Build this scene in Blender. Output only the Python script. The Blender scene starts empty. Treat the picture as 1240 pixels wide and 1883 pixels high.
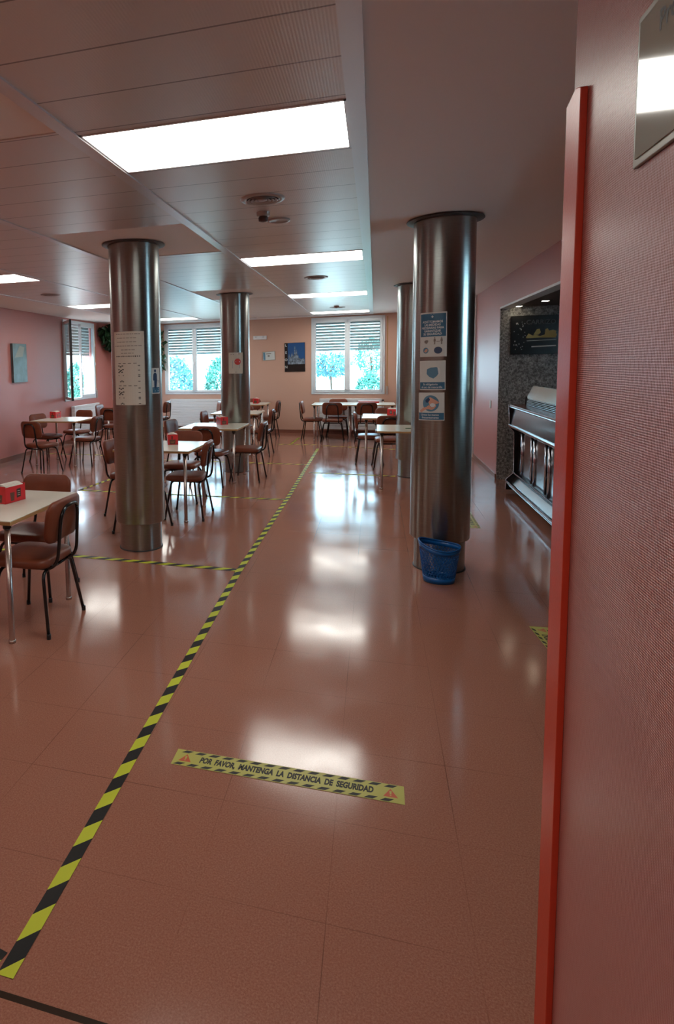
import bpy, bmesh, math, random
from mathutils import Vector, Matrix
random.seed(7)
sc = bpy.context.scene
C = sc.collection
# ---------------------------------------------------------------- camera
cam_d = bpy.data.cameras.new('camera'); cam = bpy.data.objects.new('camera', cam_d); C.objects.link(cam)
YAW, PIT, ROL = -0.29430311, -0.09298769, 0.01950408
f_ = Vector((math.sin(YAW)*math.cos(PIT), math.cos(YAW)*math.cos(PIT), math.sin(PIT)))
r_ = Vector((math.cos(YAW), -math.sin(YAW), 0)); d_ = -r_.cross(f_)
rr = math.cos(ROL)*r_ + math.sin(ROL)*d_; dd = -math.sin(ROL)*r_ + math.cos(ROL)*d_
mw = Matrix.Identity(4)
for i in range(3):
    mw[i][0] = rr[i]; mw[i][1] = -dd[i]; mw[i][2] = -f_[i]
mw[2][3] = 1.70
cam.matrix_world = mw
cam_d.sensor_fit = 'HORIZONTAL'; cam_d.sensor_width = 36
cam_d.lens = 1143.297*36/1240
cam_d.shift_x = (620-344.41)/1240; cam_d.shift_y = (778.99-941.5)/1240
cam_d.clip_start = .05; cam_d.clip_end = 300
sc.camera = cam
# ---------------------------------------------------------------- world and exposure
w = bpy.data.worlds.new('world'); sc.world = w; w.use_nodes = True
bg = w.node_tree.nodes['Background']
bg.inputs[0].default_value = (.62, .84, 1.0, 1); bg.inputs[1].default_value = 10.0
LAMP = 9.0
sc.view_settings.view_transform = 'Standard'; sc.view_settings.look = 'None'
sc.view_settings.exposure = 0.45; sc.view_settings.gamma = 1; sc.view_settings.use_curve_mapping = False
sun_d = bpy.data.lights.new('sun', 'SUN'); sun_d.energy = 6; sun_d.angle = .01; sun_d.color = (1, .96, .88)
sun = bpy.data.objects.new('sun', sun_d); C.objects.link(sun); sun.rotation_euler = (math.radians(38), 0, math.radians(-50))

# ---------------------------------------------------------------- materials
def mat(name, col, rough=.5, metal=0, spec=.5, coat=0, coat_rough=.1, emis=None, es=0, trans=0, bump=None, aniso=0, var=None):
    m = bpy.data.materials.new(name); m.use_nodes = True
    nt = m.node_tree; b = nt.nodes['Principled BSDF']
    b.inputs['Base Color'].default_value = (*col, 1); b.inputs['Roughness'].default_value = rough
    b.inputs['Metallic'].default_value = metal; b.inputs['Specular IOR Level'].default_value = spec
    b.inputs['Coat Weight'].default_value = coat; b.inputs['Coat Roughness'].default_value = coat_rough
    b.inputs['Transmission Weight'].default_value = trans
    if emis: b.inputs['Emission Color'].default_value = (*emis, 1); b.inputs['Emission Strength'].default_value = es
    if aniso: b.inputs['Anisotropic'].default_value = aniso
    if bump or var:
        tc = nt.nodes.new('ShaderNodeTexCoord')
    if bump:
        n = nt.nodes.new('ShaderNodeTexNoise'); n.inputs['Scale'].default_value = bump[0]; n.inputs['Detail'].default_value = 3
        bp = nt.nodes.new('ShaderNodeBump'); bp.inputs['Strength'].default_value = bump[1]; bp.inputs['Distance'].default_value = bump[2] if len(bump) > 2 else .002
        nt.links.new(tc.outputs['Object'], n.inputs['Vector']); nt.links.new(n.outputs[0], bp.inputs['Height']); nt.links.new(bp.outputs[0], b.inputs['Normal'])
    if var:
        n = nt.nodes.new('ShaderNodeTexNoise'); n.inputs['Scale'].default_value = var[0]; n.inputs['Detail'].default_value = 4
        rp = nt.nodes.new('ShaderNodeValToRGB'); k = var[1]
        rp.color_ramp.elements[0].position = .3; rp.color_ramp.elements[1].position = .7
        rp.color_ramp.elements[0].color = (*[c*(1-k) for c in col], 1); rp.color_ramp.elements[1].color = (*[min(1, c*(1+k)) for c in col], 1)
        nt.links.new(tc.outputs['Object'], n.inputs['Vector']); nt.links.new(n.outputs[0], rp.inputs[0]); nt.links.new(rp.outputs[0], b.inputs['Base Color'])
    return m
class NG:
    def __init__(s, m): s.nt = m.node_tree; s.b = s.nt.nodes['Principled BSDF']
    def n(s, t, **k):
        x = s.nt.nodes.new(t)
        for a, v in k.items(): setattr(x, a, v)
        return x
    def set(s, sock, v):
        if hasattr(v, 'is_output') or isinstance(v, bpy.types.NodeSocket): s.nt.links.new(v, sock)
        else: sock.default_value = v
    def m(s, op, a, b=None, c=None):
        x = s.n('ShaderNodeMath', operation=op); s.set(x.inputs[0], a)
        if b is not None: s.set(x.inputs[1], b)
        if c is not None: s.set(x.inputs[2], c)
        return x.outputs[0]
    def mix(s, f, a, b):
        x = s.n('ShaderNodeMix', data_type='RGBA'); s.set(x.inputs['Factor'], f); s.set(x.inputs['A'], a if not isinstance(a, tuple) else (*a, 1)); s.set(x.inputs['B'], b if not isinstance(b, tuple) else (*b, 1))
        return x.outputs['Result']
    def xyz(s):
        t = s.n('ShaderNodeTexCoord'); q = s.n('ShaderNodeSeparateXYZ'); s.nt.links.new(t.outputs['Object'], q.inputs[0]); s.co = t.outputs['Object']
        return q.outputs
    def noise(s, sc_, det=3, rough=.5, vec=None):
        x = s.n('ShaderNodeTexNoise'); x.inputs['Scale'].default_value = sc_; x.inputs['Detail'].default_value = det; x.inputs['Roughness'].default_value = rough
        s.nt.links.new(vec or s.co, x.inputs['Vector']); return x.outputs[0]
    def ramp(s, v, *st):
        x = s.n('ShaderNodeValToRGB'); s.nt.links.new(v, x.inputs[0]); e = x.color_ramp.elements
        while len(e) < len(st): e.new(.5)
        for i, (p, c) in enumerate(st): e[i].position = p; e[i].color = (*c, 1) if len(c) == 3 else c
        return x.outputs[0]
    def line(s, x, x0, p, w_):     # 1 on a thin line every p
        t = s.m('FRACT', s.m('DIVIDE', s.m('SUBTRACT', x, x0 - p/2), p))
        return s.m('LESS_THAN', s.m('ABSOLUTE', s.m('SUBTRACT', t, .5)), w_/p/2)
    def bump(s, h, st, dist):
        x = s.n('ShaderNodeBump'); x.inputs['Strength'].default_value = st; x.inputs['Distance'].default_value = dist
        s.nt.links.new(h, x.inputs['Height']); s.nt.links.new(x.outputs[0], s.b.inputs['Normal'])

def floor_mat():
    m = mat('floor_terrazzo', (.3, .1, .07), .2); g = NG(m); x, y, z = g.xyz()
    n1 = g.noise(2.2, 4); n2 = g.noise(170, 5, .8); n3 = g.noise(330, 2)
    base = g.ramp(n2, (.34, (.24, .088, .060)), (.5, (.33, .14, .096)), (.66, (.44, .22, .155)))
    base = g.mix(g.m('MULTIPLY', n1, .5), base, (.29, .115, .08))
    fl = g.ramp(n3, (.70, (0, 0, 0)), (.76, (1, 1, 1)))
    base = g.mix(g.m('MULTIPLY', fl, .6), base, (.62, .42, .32))
    ln = g.m('MAXIMUM', g.line(x, -.13, .425, .0028), g.line(y, 1.782, .446, .0028))
    lnv = g.m('MULTIPLY', ln, g.ramp(g.noise(1.1, 2), (.40, (.08,)*3), (.66, (.8,)*3)))
    base = g.mix(lnv, base, (.10, .035, .025))
    exp_ = g.m('LESS_THAN', g.m('ABSOLUTE', g.m('SUBTRACT', y, 1.325)), .009)
    base = g.mix(exp_, base, (.03, .02, .015))
    g.nt.links.new(base, g.b.inputs['Base Color'])
    g.nt.links.new(g.ramp(g.noise(3.0, 4), (.3, (.10,)*3), (.7, (.17,)*3)), g.b.inputs['Roughness'])
    g.b.inputs['Specular IOR Level'].default_value = .62
    g.bump(g.m('SUBTRACT', g.m('MULTIPLY', g.noise(6, 2), .25), ln), .12, .002)
    return m
def weave_mat(name, col, per=.0045, st=.5, rough=.38, axis='y'):
    m = mat(name, col, rough, coat=.45 if 'near' in name else 0, coat_rough=.3); g = NG(m); x, y, z = g.xyz()
    u = y if axis == 'y' else x; k = 2*math.pi/per
    wob = g.m('MULTIPLY', g.noise(30, 2), 2.5)
    h = g.m('ADD', g.m('MULTIPLY', g.m('SINE', g.m('ADD', g.m('MULTIPLY', z, k), wob)), .7), g.m('MULTIPLY', g.m('SINE', g.m('MULTIPLY', u, k*.8)), .5))
    h = g.m('ADD', h, g.m('MULTIPLY', g.noise(400, 2), 1.2))
    c = g.mix(g.m('MULTIPLY', g.noise(1.3, 3), .35), col, tuple(v*.86 for v in col))
    g.nt.links.new(c, g.b.inputs['Base Color']); g.bump(h, st, .0012)
    return m
def steel_mat():
    m = mat('brushed_steel', (.40, .40, .39), .28, 1.0); g = NG(m); x, y, z = g.xyz()
    mp = g.n('ShaderNodeMapping'); mp.inputs['Scale'].default_value = (3, 3, 260); g.nt.links.new(g.co, mp.inputs[0])
    n = g.noise(3, 3, .6, mp.outputs[0])
    g.nt.links.new(g.ramp(n, (.3, (.27, .295, .285)), (.7, (.38, .41, .395))), g.b.inputs['Base Color'])
    g.b.inputs['Anisotropic'].default_value = .75
    g.b.inputs['Anisotropic Rotation'].default_value = .25; t = g.n('ShaderNodeTangent', direction_type='RADIAL', axis='Z'); g.nt.links.new(t.outputs[0], g.b.inputs['Tangent'])
    return m
def stripe_mat(name, period=.196, ang=1.0):
    m = mat(name, (.6, .62, .05), .5, spec=.25); g = NG(m); x, y, z = g.xyz()
    t = g.m('FRACT', g.m('DIVIDE', g.m('ADD', x, g.m('MULTIPLY', y, ang)), period))
    g.nt.links.new(g.mix(g.m('LESS_THAN', t, .5), (.52, .56, .04), (.012, .012, .012)), g.b.inputs['Base Color'])
    return m
def panel_mat():
    m = mat('ceiling_metal', (.56, .49, .46), .31, .28); g = NG(m); x, y, z = g.xyz()
    ln = g.line(y, 2.08, .3383, .009)
    rib = g.m('MULTIPLY', g.m('SINE', g.m('MULTIPLY', x, 2*math.pi/.012)), .3)
    g.nt.links.new(g.mix(g.m('MULTIPLY', ln, .75), (.66, .61, .58), (.12, .10, .095)), g.b.inputs['Base Color'])
    t = g.n('ShaderNodeTangent', direction_type='RADIAL', axis='X')
    pw = g.m('SINE', g.m('MULTIPLY', g.m('SUBTRACT', y, 2.08), 2*math.pi/.3383))
    g.bump(g.m('ADD', g.m('SUBTRACT', rib, g.m('MULTIPLY', ln, 2)), g.m('MULTIPLY', pw, .6)), .25, .0015)
    return m
def granite_mat():
    m = mat('granite', (.2, .18, .17), .3); g = NG(m); g.xyz()
    v = g.n('ShaderNodeTexVoronoi'); v.inputs['Scale'].default_value = 55; g.nt.links.new(g.co, v.inputs['Vector'])
    n = g.noise(34, 4, .75)
    c = g.ramp(n, (.34, (.04, .04, .04)), (.46, (.19, .18, .175)), (.56, (.36, .35, .34)), (.68, (.58, .57, .55)))
    c2 = g.mix(g.m('LESS_THAN', v.outputs['Distance'], .22), c, (.05, .045, .045))
    g.nt.links.new(c2, g.b.inputs['Base Color']); return m
def glass_mat(name, tint=(.88, .98, 1.0), refl=.08):
    m = bpy.data.materials.new(name); m.use_nodes = True; nt = m.node_tree; nt.nodes.clear()
    o = nt.nodes.new('ShaderNodeOutputMaterial'); t = nt.nodes.new('ShaderNodeBsdfTransparent'); t.inputs[0].default_value = (*tint, 1)
    gl = nt.nodes.new('ShaderNodeBsdfGlossy'); gl.inputs['Roughness'].default_value = .02
    lw = nt.nodes.new('ShaderNodeLayerWeight'); pw = nt.nodes.new('ShaderNodeMath'); pw.operation = 'POWER'; pw.inputs[1].default_value = 5; nt.links.new(lw.outputs['Facing'], pw.inputs[0])
    fr = nt.nodes.new('ShaderNodeMath'); fr.operation = 'MULTIPLY_ADD'; fr.inputs[1].default_value = .95; fr.inputs[2].default_value = .04; nt.links.new(pw.outputs[0], fr.inputs[0])
    mx = nt.nodes.new('ShaderNodeMixShader'); nt.links.new(fr.outputs[0], mx.inputs[0]); nt.links.new(t.outputs[0], mx.inputs[1]); nt.links.new(gl.outputs[0], mx.inputs[2]); nt.links.new(mx.outputs[0], o.inputs[0])
    return m
M = dict(
 floor=floor_mat(), steel=steel_mat(), panel=panel_mat(), granite=granite_mat(), glass=glass_mat('window_glass'),
 plaster=mat('ceiling_plaster', (.82, .76, .72), .6, bump=(60, .1)), trim=mat('ceiling_trim', (.68, .66, .67), .3, .3),
 soffit=mat('soffit_white', (.78, .76, .76), .5),
 coral=weave_mat('wall_coral', (.50, .18, .16), .006, .25, .36), coral_near=weave_mat('wall_coral_near', (.50, .18, .15), .0042, 1.0, .34),
 coral_x=weave_mat('wall_coral_x', (.50, .18, .16), .006, .25, .36, 'x'), peach=weave_mat('wall_peach', (.60, .36, .27), .006, .25, .42, 'x'),
 red=mat('red_board_paint', (.50, .042, .018), .36, spec=.35, bump=(180, .15)), base=mat('baseboard_brown', (.19, .07, .045), .35),
 white=mat('white_lacquer', (.72, .74, .76), .3), pvc=mat('white_window_frame', (.70, .76, .80), .28), rubber=mat('black_seal', (.01, .01, .012), .5),
 shutter=mat('shutter_grey', (.42, .43, .42), .5), lamp=mat('lamp_diffuser', (.9, .9, .86), .5, emis=(1, .98, .9), es=LAMP),
 down=mat('downlight_lens', (.9, .8, .7), .4, emis=(1, .85, .62), es=18), black=mat('black_enamel', (.008, .008, .009), .18),
 vinyl=mat('brown_vinyl', (.165, .043, .021), .38, spec=.3, bump=(90, .12), var=(9, .12)), chrome=mat('chrome_leg', (.50, .42, .38), .25, .9),
 top=mat('laminate_top', (.64, .62, .53), .22), topedge=mat('laminate_wood_edge', (.42, .23, .09), .4),
 boxred=mat('red_print', (.62, .02, .025), .35), napkin=mat('paper_napkin', (.78, .72, .64), .8), boxdark=mat('print_dark', (.05, .02, .015), .4), boxwhite=mat('print_white', (.7, .66, .6), .5),
 boxbrown=mat('print_brown', (.13, .05, .03), .4),
 paper=mat('paper_cream', (.60, .55, .47), .55), paperw=mat('paper_white', (.58, .60, .58), .45), ink=mat('ink_black', (.015, .014, .014), .6), inkgrey=mat('ink_grey', (.22, .19, .17), .6),
 blue=mat('poster_blue', (.03, .13, .23), .4), bluelt=mat('poster_light_blue', (.09, .22, .33), .4), blueink=mat('poster_navy', (.02, .05, .12), .4), skin=mat('poster_skin', (.62, .33, .24), .5),
 pwhite=mat('poster_white_ink', (.62, .66, .68), .5), redink=mat('sign_red', (.60, .04, .03), .4), yellow=mat('sticker_yellow', (.44, .42, .09), .4), orange=mat('warning_red', (.50, .085, .03), .4),
 stripe=stripe_mat('hazard_tape', .196, 1.9), stripe2=stripe_mat('hazard_tape_cross', .165, -1.3),
 bin=mat('blue_plastic', (.004, .10, .34), .3), dsteel=mat('dark_steel', (.05, .047, .047), .22, .9), lsteel=mat('bar_steel', (.20, .205, .215), .18, 1.0), casefront=mat('case_front', (.35, .46, .46), .12, .55), rail=mat('polished_rail', (.52, .52, .56), .15, 1.0),
 woodtop=mat('bar_top_wood', (.16, .05, .03), .25), caseglass=glass_mat('display_glass', (.80, .95, .95)),
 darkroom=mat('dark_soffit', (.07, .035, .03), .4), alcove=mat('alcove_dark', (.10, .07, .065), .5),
 collar=mat('collar_dull_steel', (.10, .095, .09), .55, .6), signblack=mat('sign_black', (.01, .009, .009), .25), signgrey=mat('sign_grey_letters', (.075, .07, .07), .3), cheese=mat('picture_yellow', (.42, .36, .13), .5), silver=mat('picture_silver', (.55, .53, .5), .4),
 leaf=mat('leaf_dark', (.018, .06, .022), .4), leafout=mat('leaf_outdoor', (.06, .24, .19), .6, var=(3, .5)), leafout2=mat('leaf_outdoor_blue', (.08, .24, .28), .6, var=(3, .4)), bark=mat('bark', (.10, .06, .04), .8),
 globe=mat('globe_white', (.85, .85, .85), .3), ground=mat('pale_paving', (.62, .60, .56), .8, var=(1, .1)), grass=mat('lawn', (.10, .22, .09), .9), facade=mat('pale_facade', (.75, .74, .70), .8),
 skyblue=mat('poster_sky', (.01, .075, .23), .35), slate=mat('picture_slate', (.10, .16, .17), .35, var=(6, .35)), frostglass=mat('picture_glass', (.30, .31, .25), .05, coat=.5), framegrey=mat('picture_frame_grey', (.25, .25, .20), .4),
 ventm=mat('vent_metal', (.42, .36, .33), .35, .3), ventd=mat('vent_dark', (.02, .018, .018), .6), green=mat('green_leaflet', (.05, .12, .04), .5), redpale=mat('pale_print', (.62, .35, .34), .4),
)
# ---------------------------------------------------------------- mesh helpers
def box(bm, x0, x1, y0, y1, z0, z1, mtx=None, mi=0):
    vs = [bm.verts.new((x, y, z)) for z in (z0, z1) for y in (y0, y1) for x in (x0, x1)]
    if mtx is not None:
        for v in vs: v.co = mtx @ v.co
    for q in ((0,2,3,1),(4,5,7,6),(0,1,5,4),(2,6,7,3),(0,4,6,2),(1,3,7,5)):
        bm.faces.new([vs[i] for i in q]).material_index = mi
    return vs
def tube(bm, pts, r, seg=10, caps=True):
    pts = [Vector(p) for p in pts]; rings = []; n0 = None
    for i, p in enumerate(pts):
        t = (pts[min(i+1, len(pts)-1)] - pts[max(i-1, 0)]).normalized()
        if n0 is None:
            n0 = t.cross(Vector((0, 0, 1)));
            if n0.length < .1: n0 = t.cross(Vector((1, 0, 0)))
        n0 = (n0 - t*n0.dot(t)).normalized(); b = t.cross(n0)
        rings.append([bm.verts.new(p + r*(math.cos(a)*n0 + math.sin(a)*b)) for a in [2*math.pi*k/seg for k in range(seg)]])
    for A, B in zip(rings, rings[1:]):
        for k in range(seg): f = bm.faces.new((A[k], A[(k+1) % seg], B[(k+1) % seg], B[k])); f.smooth = True
    if caps: bm.faces.new(rings[0][::-1]); bm.faces.new(rings[-1])
def bez(pts, n=6):       # round the corners of a polyline
    out = [Vector(pts[0])]
    for i in range(1, len(pts)-1):
        a, b, c = Vector(pts[i-1]), Vector(pts[i]), Vector(pts[i+1])
        ra = min(.5, .055/max((a-b).length, 1e-6)); rc = min(.5, .055/max((c-b).length, 1e-6))
        p, q = b.lerp(a, ra), b.lerp(c, rc)
        for k in range(n+1):
            t = k/n; out.append((1-t)**2*p + 2*t*(1-t)*b + t*t*q)
    out.append(Vector(pts[-1])); return out
def lathe(bm, prof, seg=48, cx=0, cy=0, close=False):
    rings = [[bm.verts.new((cx + r*math.cos(a), cy + r*math.sin(a), z)) for a in [2*math.pi*k/seg for k in range(seg)]] for r, z in prof]
    for A, B in zip(rings, rings[1:]):
        for k in range(seg): f = bm.faces.new((A[k], A[(k+1) % seg], B[(k+1) % seg], B[k])); f.smooth = True
    if close: bm.faces.new(rings[0][::-1]); bm.faces.new(rings[-1])
def poly(bm, pts, mi=0):
    f = bm.faces.new([bm.verts.new(p) for p in pts]); f.material_index = mi; return f
def prism(bm, pts2, a0, a1, axis='y'):   # outline in the two other axes, extruded along axis
    def P(u, v, a): return {'y': (u, a, v), 'x': (a, u, v), 'z': (u, v, a)}[axis]
    A = [bm.verts.new(P(u, v, a0)) for u, v in pts2]; B = [bm.verts.new(P(u, v, a1)) for u, v in pts2]; n = len(A)
    bm.faces.new(A); bm.faces.new(B[::-1])
    for i in range(n): bm.faces.new((A[i], B[i], B[(i+1) % n], A[(i+1) % n]))
def obj(name, bm, m, parent=None, loc=None, rotz=None, bev=0, bseg=2, smooth=False):
    bmesh.ops.recalc_face_normals(bm, faces=bm.faces)
    me = bpy.data.meshes.new(name); bm.to_mesh(me); bm.free()
    for x in (m if isinstance(m, (list, tuple)) else [m]): me.materials.append(M[x])
    o = bpy.data.objects.new(name, me); C.objects.link(o)
    if parent: o.parent = parent
    if loc is not None: o.location = loc
    if rotz is not None: o.rotation_euler = (0, 0, rotz)
    if smooth:
        for p in me.polygons: p.use_smooth = True
    if bev:
        b = o.modifiers.new('bevel', 'BEVEL'); b.width = bev; b.segments = bseg; b.limit_method = 'ANGLE'
        for p in me.polygons: p.use_smooth = True
        o.modifiers.new('wn', 'WEIGHTED_NORMAL')
    return o
def one(name, m, boxes, **k):
    bm = bmesh.new()
    for b in boxes: box(bm, *b)
    return obj(name, bm, m, **k)
def thing(name, label, cat, loc=(0, 0, 0), rotz=0, group=None):
    o = bpy.data.objects.new(name, None); C.objects.link(o); o.location = loc; o.rotation_euler = (0, 0, rotz); o.empty_display_size = .1
    return tag(o, label, cat, group)
def tag(o, label, cat, group=None):
    o['label'] = label; o['category'] = cat
    if group: o['group'] = group
    return o
def st(o, label=None):
    o['kind'] = 'structure'
    if label: o['label'] = label
    return o
def copy_tree(o, parent=None):
    c = o.copy(); C.objects.link(c)
    if parent is not None: c.parent = parent
    for ch in list(o.children): copy_tree(ch, c)
    return c
def text_bm(s, size, bold=0.0, align='CENTER', sx=1.0):
    cu = bpy.data.curves.new('t', 'FONT'); cu.body = s; cu.size = size; cu.align_x = align; cu.align_y = 'CENTER'; cu.offset = bold; cu.resolution_u = 3
    o = bpy.data.objects.new('t', cu); C.objects.link(o)
    dg = bpy.context.evaluated_depsgraph_get(); dg.update()
    me = bpy.data.meshes.new_from_object(o.evaluated_get(dg)); bm = bmesh.new(); bm.from_mesh(me)
    bpy.data.objects.remove(o); bpy.data.meshes.remove(me); bpy.data.curves.remove(cu)
    for v in bm.verts: v.co.x *= sx
    return bm
def rounded(w_, h, r, n=5, flat=1.0):
    pts = []
    for cx, cy, a0 in ((w_/2-r, h/2-r, 0), (-w_/2+r, h/2-r, 90), (-w_/2+r, -h/2+r, 180), (w_/2-r, -h/2+r, 270)):
        for k in range(n+1):
            a = math.radians(a0 + 90*k/n); pts.append((cx + r*math.cos(a), cy + r*math.sin(a)))
    return pts

# ---------------------------------------------------------------- the room
fl = one('floor', 'floor', [(-9, 4.2, -3.2, 17, -.1, 0)]); st(fl)
ZC = 2.8
# ceiling: a slab carrying the plaster, then metal panel bays, trims hung in it
BAYS = [(-1.36, -.125), (-2.64, -1.43), (-3.95, -2.70), (-5.28, -4.02)]
LY = [2.80 + 3.67*k for k in (-1, 0, 1, 2, 3)]
st(one('ceiling', 'plaster', [(-.05, 4.2, -3.2, 16.2, 2.81, 2.95), (-7.2, -5.35, -3.2, 16.2, 2.81, 2.95), (-5.4, 0, -3.2, 16.2, 2.90, 2.95)]))
st(one('ceiling', 'trim', [(-.125, -.048, -3.2, 14.75, 2.79, 2.9), (-1.43, -1.36, -3.2, 14.75, 2.79, 2.9), (-2.70, -2.64, -3.2, 14.75, 2.792, 2.9), (-4.02, -3.95, -3.2, 14.75, 2.792, 2.9), (-5.35, -5.28, -3.2, 14.75, 2.792, 2.9), (-5.35, -.048, 14.75, 14.85, 2.79, 2.9)]))
st(one('ceiling', 'soffit', [(-5.35, -.05, 14.85, 15.9, 2.80, 2.9)]))
pb, gb = [], []
for bi, (x0, x1) in enumerate(BAYS):
    lit = bi in (0, 3)
    y = -3.2
    if lit:
        for ly in LY: pb.append((x0, x1, y, ly, ZC, 2.84)); y = ly + .61
        pb.append((x0, x1, y, 14.75, ZC, 2.84))
    elif bi == 1:
        for a, b in ((-1.55, 2.735), (4.74, 6.03), (9.04, 10.4)):
            pb.append((x0, x1, y, a, ZC, 2.84)); gb.append((x0, x1, a, b, 2.805, 2.84)); y = b
        pb.append((x0, x1, y, 14.75, ZC, 2.84))
    else: pb.append((x0, x1, y, 14.75, ZC, 2.84))
st(one('ceiling', 'panel', pb)); st(one('ceiling', 'plaster', gb))
n = 0
LBL = {(0, 0): None, (0, 1): 'large bright ceiling light panel nearest the camera', (0, 2): 'bright ceiling light panel, second one along the bay above the long floor tape', (0, 3): 'bright ceiling light panel, third one along the bay above the long floor tape', (0, 4): 'thin bright ceiling light panel farthest away, just before the far right window',
       (3, 2): 'bright ceiling light panel cut off at the left picture edge', (3, 3): 'bright ceiling light panel in front of the open left window', (3, 4): 'thin bright ceiling light panel above the window between the two left columns'}
def ceiling_light(x0, x1, y, label):
    t = thing('ceiling_light', label, 'light', ((x0+x1)/2, y+.305, ZC), 0, 'ceiling light panels'); hw = (x1-x0)/2
    fr = [(-hw, hw, -.305, -.29, -.004, .04), (-hw, hw, .29, .305, -.004, .04), (-hw, -hw+.012, -.305, .305, -.004, .04), (hw-.012, hw, -.305, .305, -.004, .04)]
    one('frame', 'trim', fr, parent=t); one('diffuser', 'lamp', [(-hw+.012, hw-.012, -.29, .29, .006, .03)], parent=t)
for bi in (0, 3):
    for k, ly in enumerate(LY):
        ceiling_light(*BAYS[bi], ly, LBL.get((bi, k)) or 'ceiling light panel outside the picture above the near end of the room')

# far wall in its own frame: P(x) = (x, 15.13-.09x)
FA = math.atan(-.09); CO = math.cos(FA)
def far(x, off=0): return Vector((x, 15.13-.09*x, 0)) + off*Vector((math.sin(-FA)*-1, -math.cos(FA), 0))*1.0
# local axis: u along wall, +v outward (away from the room)
def fu(x): return x/CO
wf_loc = (0, 15.13, 0)
WIN3 = (fu(-1.47), fu(.215)); WIN2 = (fu(-5.31), fu(-3.62)); WIN4 = (fu(.78), fu(1.60)); ZB, ZT = .955, 2.77
xl, xr = fu(-6.7), fu(4.0)
st(one('wall_far', 'peach', [(xl, xr, 0, .3, 0, ZB), (xl, xr, 0, .3, ZT, 3), (xl, WIN2[0], 0, .3, ZB, ZT), (WIN2[1], WIN3[0], 0, .3, ZB, ZT), (WIN3[1], WIN4[0], 0, .3, ZB, ZT), (WIN4[1], xr, 0, .3, ZB, ZT)], loc=wf_loc, rotz=FA))
st(one('baseboard_far', 'base', [(xl, fu(1.66), -.015, 0, 0, .085)], loc=wf_loc, rotz=FA))
# left wall (slightly skewed) and the angled window wall
CX, CY = -6.6, 12.4
la = math.atan2(-6.47+.13*9.65/2.9 - 0, 1) if False else math.atan2(-.145, 2.78)     # skew of the left wall
def seg_frame(p, q):
    d = Vector(q)-Vector(p); return d.length, math.atan2(d.y, d.x)
L0 = (-6.47+.046*0 + (9.65+3.2)*.0465, -3.2)                                          # point at the near end
L0 = (-5.87, -3.2)
Ln, La = seg_frame(L0, (CX, CY))
st(one('wall_left', 'coral_x', [(0, Ln, 0, .3, 0, 3)], loc=(*L0, 0), rotz=La))
st(one('baseboard_left', 'base', [(0, Ln, -.015, 0, 0, .085)], loc=(*L0, 0), rotz=La))
An, Aa = seg_frame((CX, CY), (-6.68, 15.73)); W1 = (.03, 1.72)
st(one('wall_window_side', 'coral_x', [(0, An+.1, 0, .3, 0, ZB), (0, An+.1, 0, .3, ZT, 3), (-.0, W1[0], 0.0, .3, ZB, ZT), (W1[1], An+.1, 0, .3, ZB, ZT)], loc=(CX, CY, 0), rotz=Aa))
st(one('baseboard_window_side', 'base', [(0, An, -.015, 0, 0, .085)], loc=(CX, CY, 0), rotz=Aa))
# right wall, alcove with the bar
st(one('wall_right', 'coral', [(1.667, 1.80, 9.69, 11.80, 0, 2.81), (1.667, 1.80, -3.2, 9.69, 2.425, 2.81)]))
st(one('baseboard_right', 'base', [(1.652, 1.667, 9.69, 11.80, 0, .07)]))
st(one('trim_1', 'white', [(1.64, 1.82, 11.80, 11.93, 0, 2.81)], bev=.004))
st(one('wall_right_rear', 'coral', [(1.667, 1.80, 11.93, 15.0, 0, 2.81)]))
st(one('wall_granite', 'granite', [(1.80, 4.2, 9.69, 9.9, 0, 2.81), (1.669, 1.80, 9.675, 9.69, 0, 2.425)]))
st(one('ceiling_alcove', 'darkroom', [(1.80, 4.2, -3.2, 9.69, 2.425, 2.5)]))
st(one('trim_2', 'trim', [(1.66, 1.80, -3.2, 9.67, 2.40, 2.425)]))
WA = (4.1, 5.5)
st(one('wall_alcove', 'alcove', [(4.0, 4.2, -3.2, WA[0], 0, 2.81), (4.0, 4.2, WA[1], 9.69, 0, 2.81), (4.0, 4.2, WA[0], WA[1], 0, ZB), (4.0, 4.2, WA[0], WA[1], 2.425, 2.81)]))
st(one('wall_back', 'coral_x', [(-6.2, 4.2, -3.4, -3.2, 0, 2.95)]))
st(one('wall_near', 'coral_near', [(.40, .56, -3.2, 1.5625, 0, 2.81)], bev=.004))
bm = bmesh.new(); prism(bm, [(1.465, 0), (1.56, 0), (1.56, 2.232), (1.50, 2.247), (1.475, 2.240), (1.465, 2.236)], .386, .40, 'x')
st(obj('trim_3', bm, 'red', bev=.002))

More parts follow.
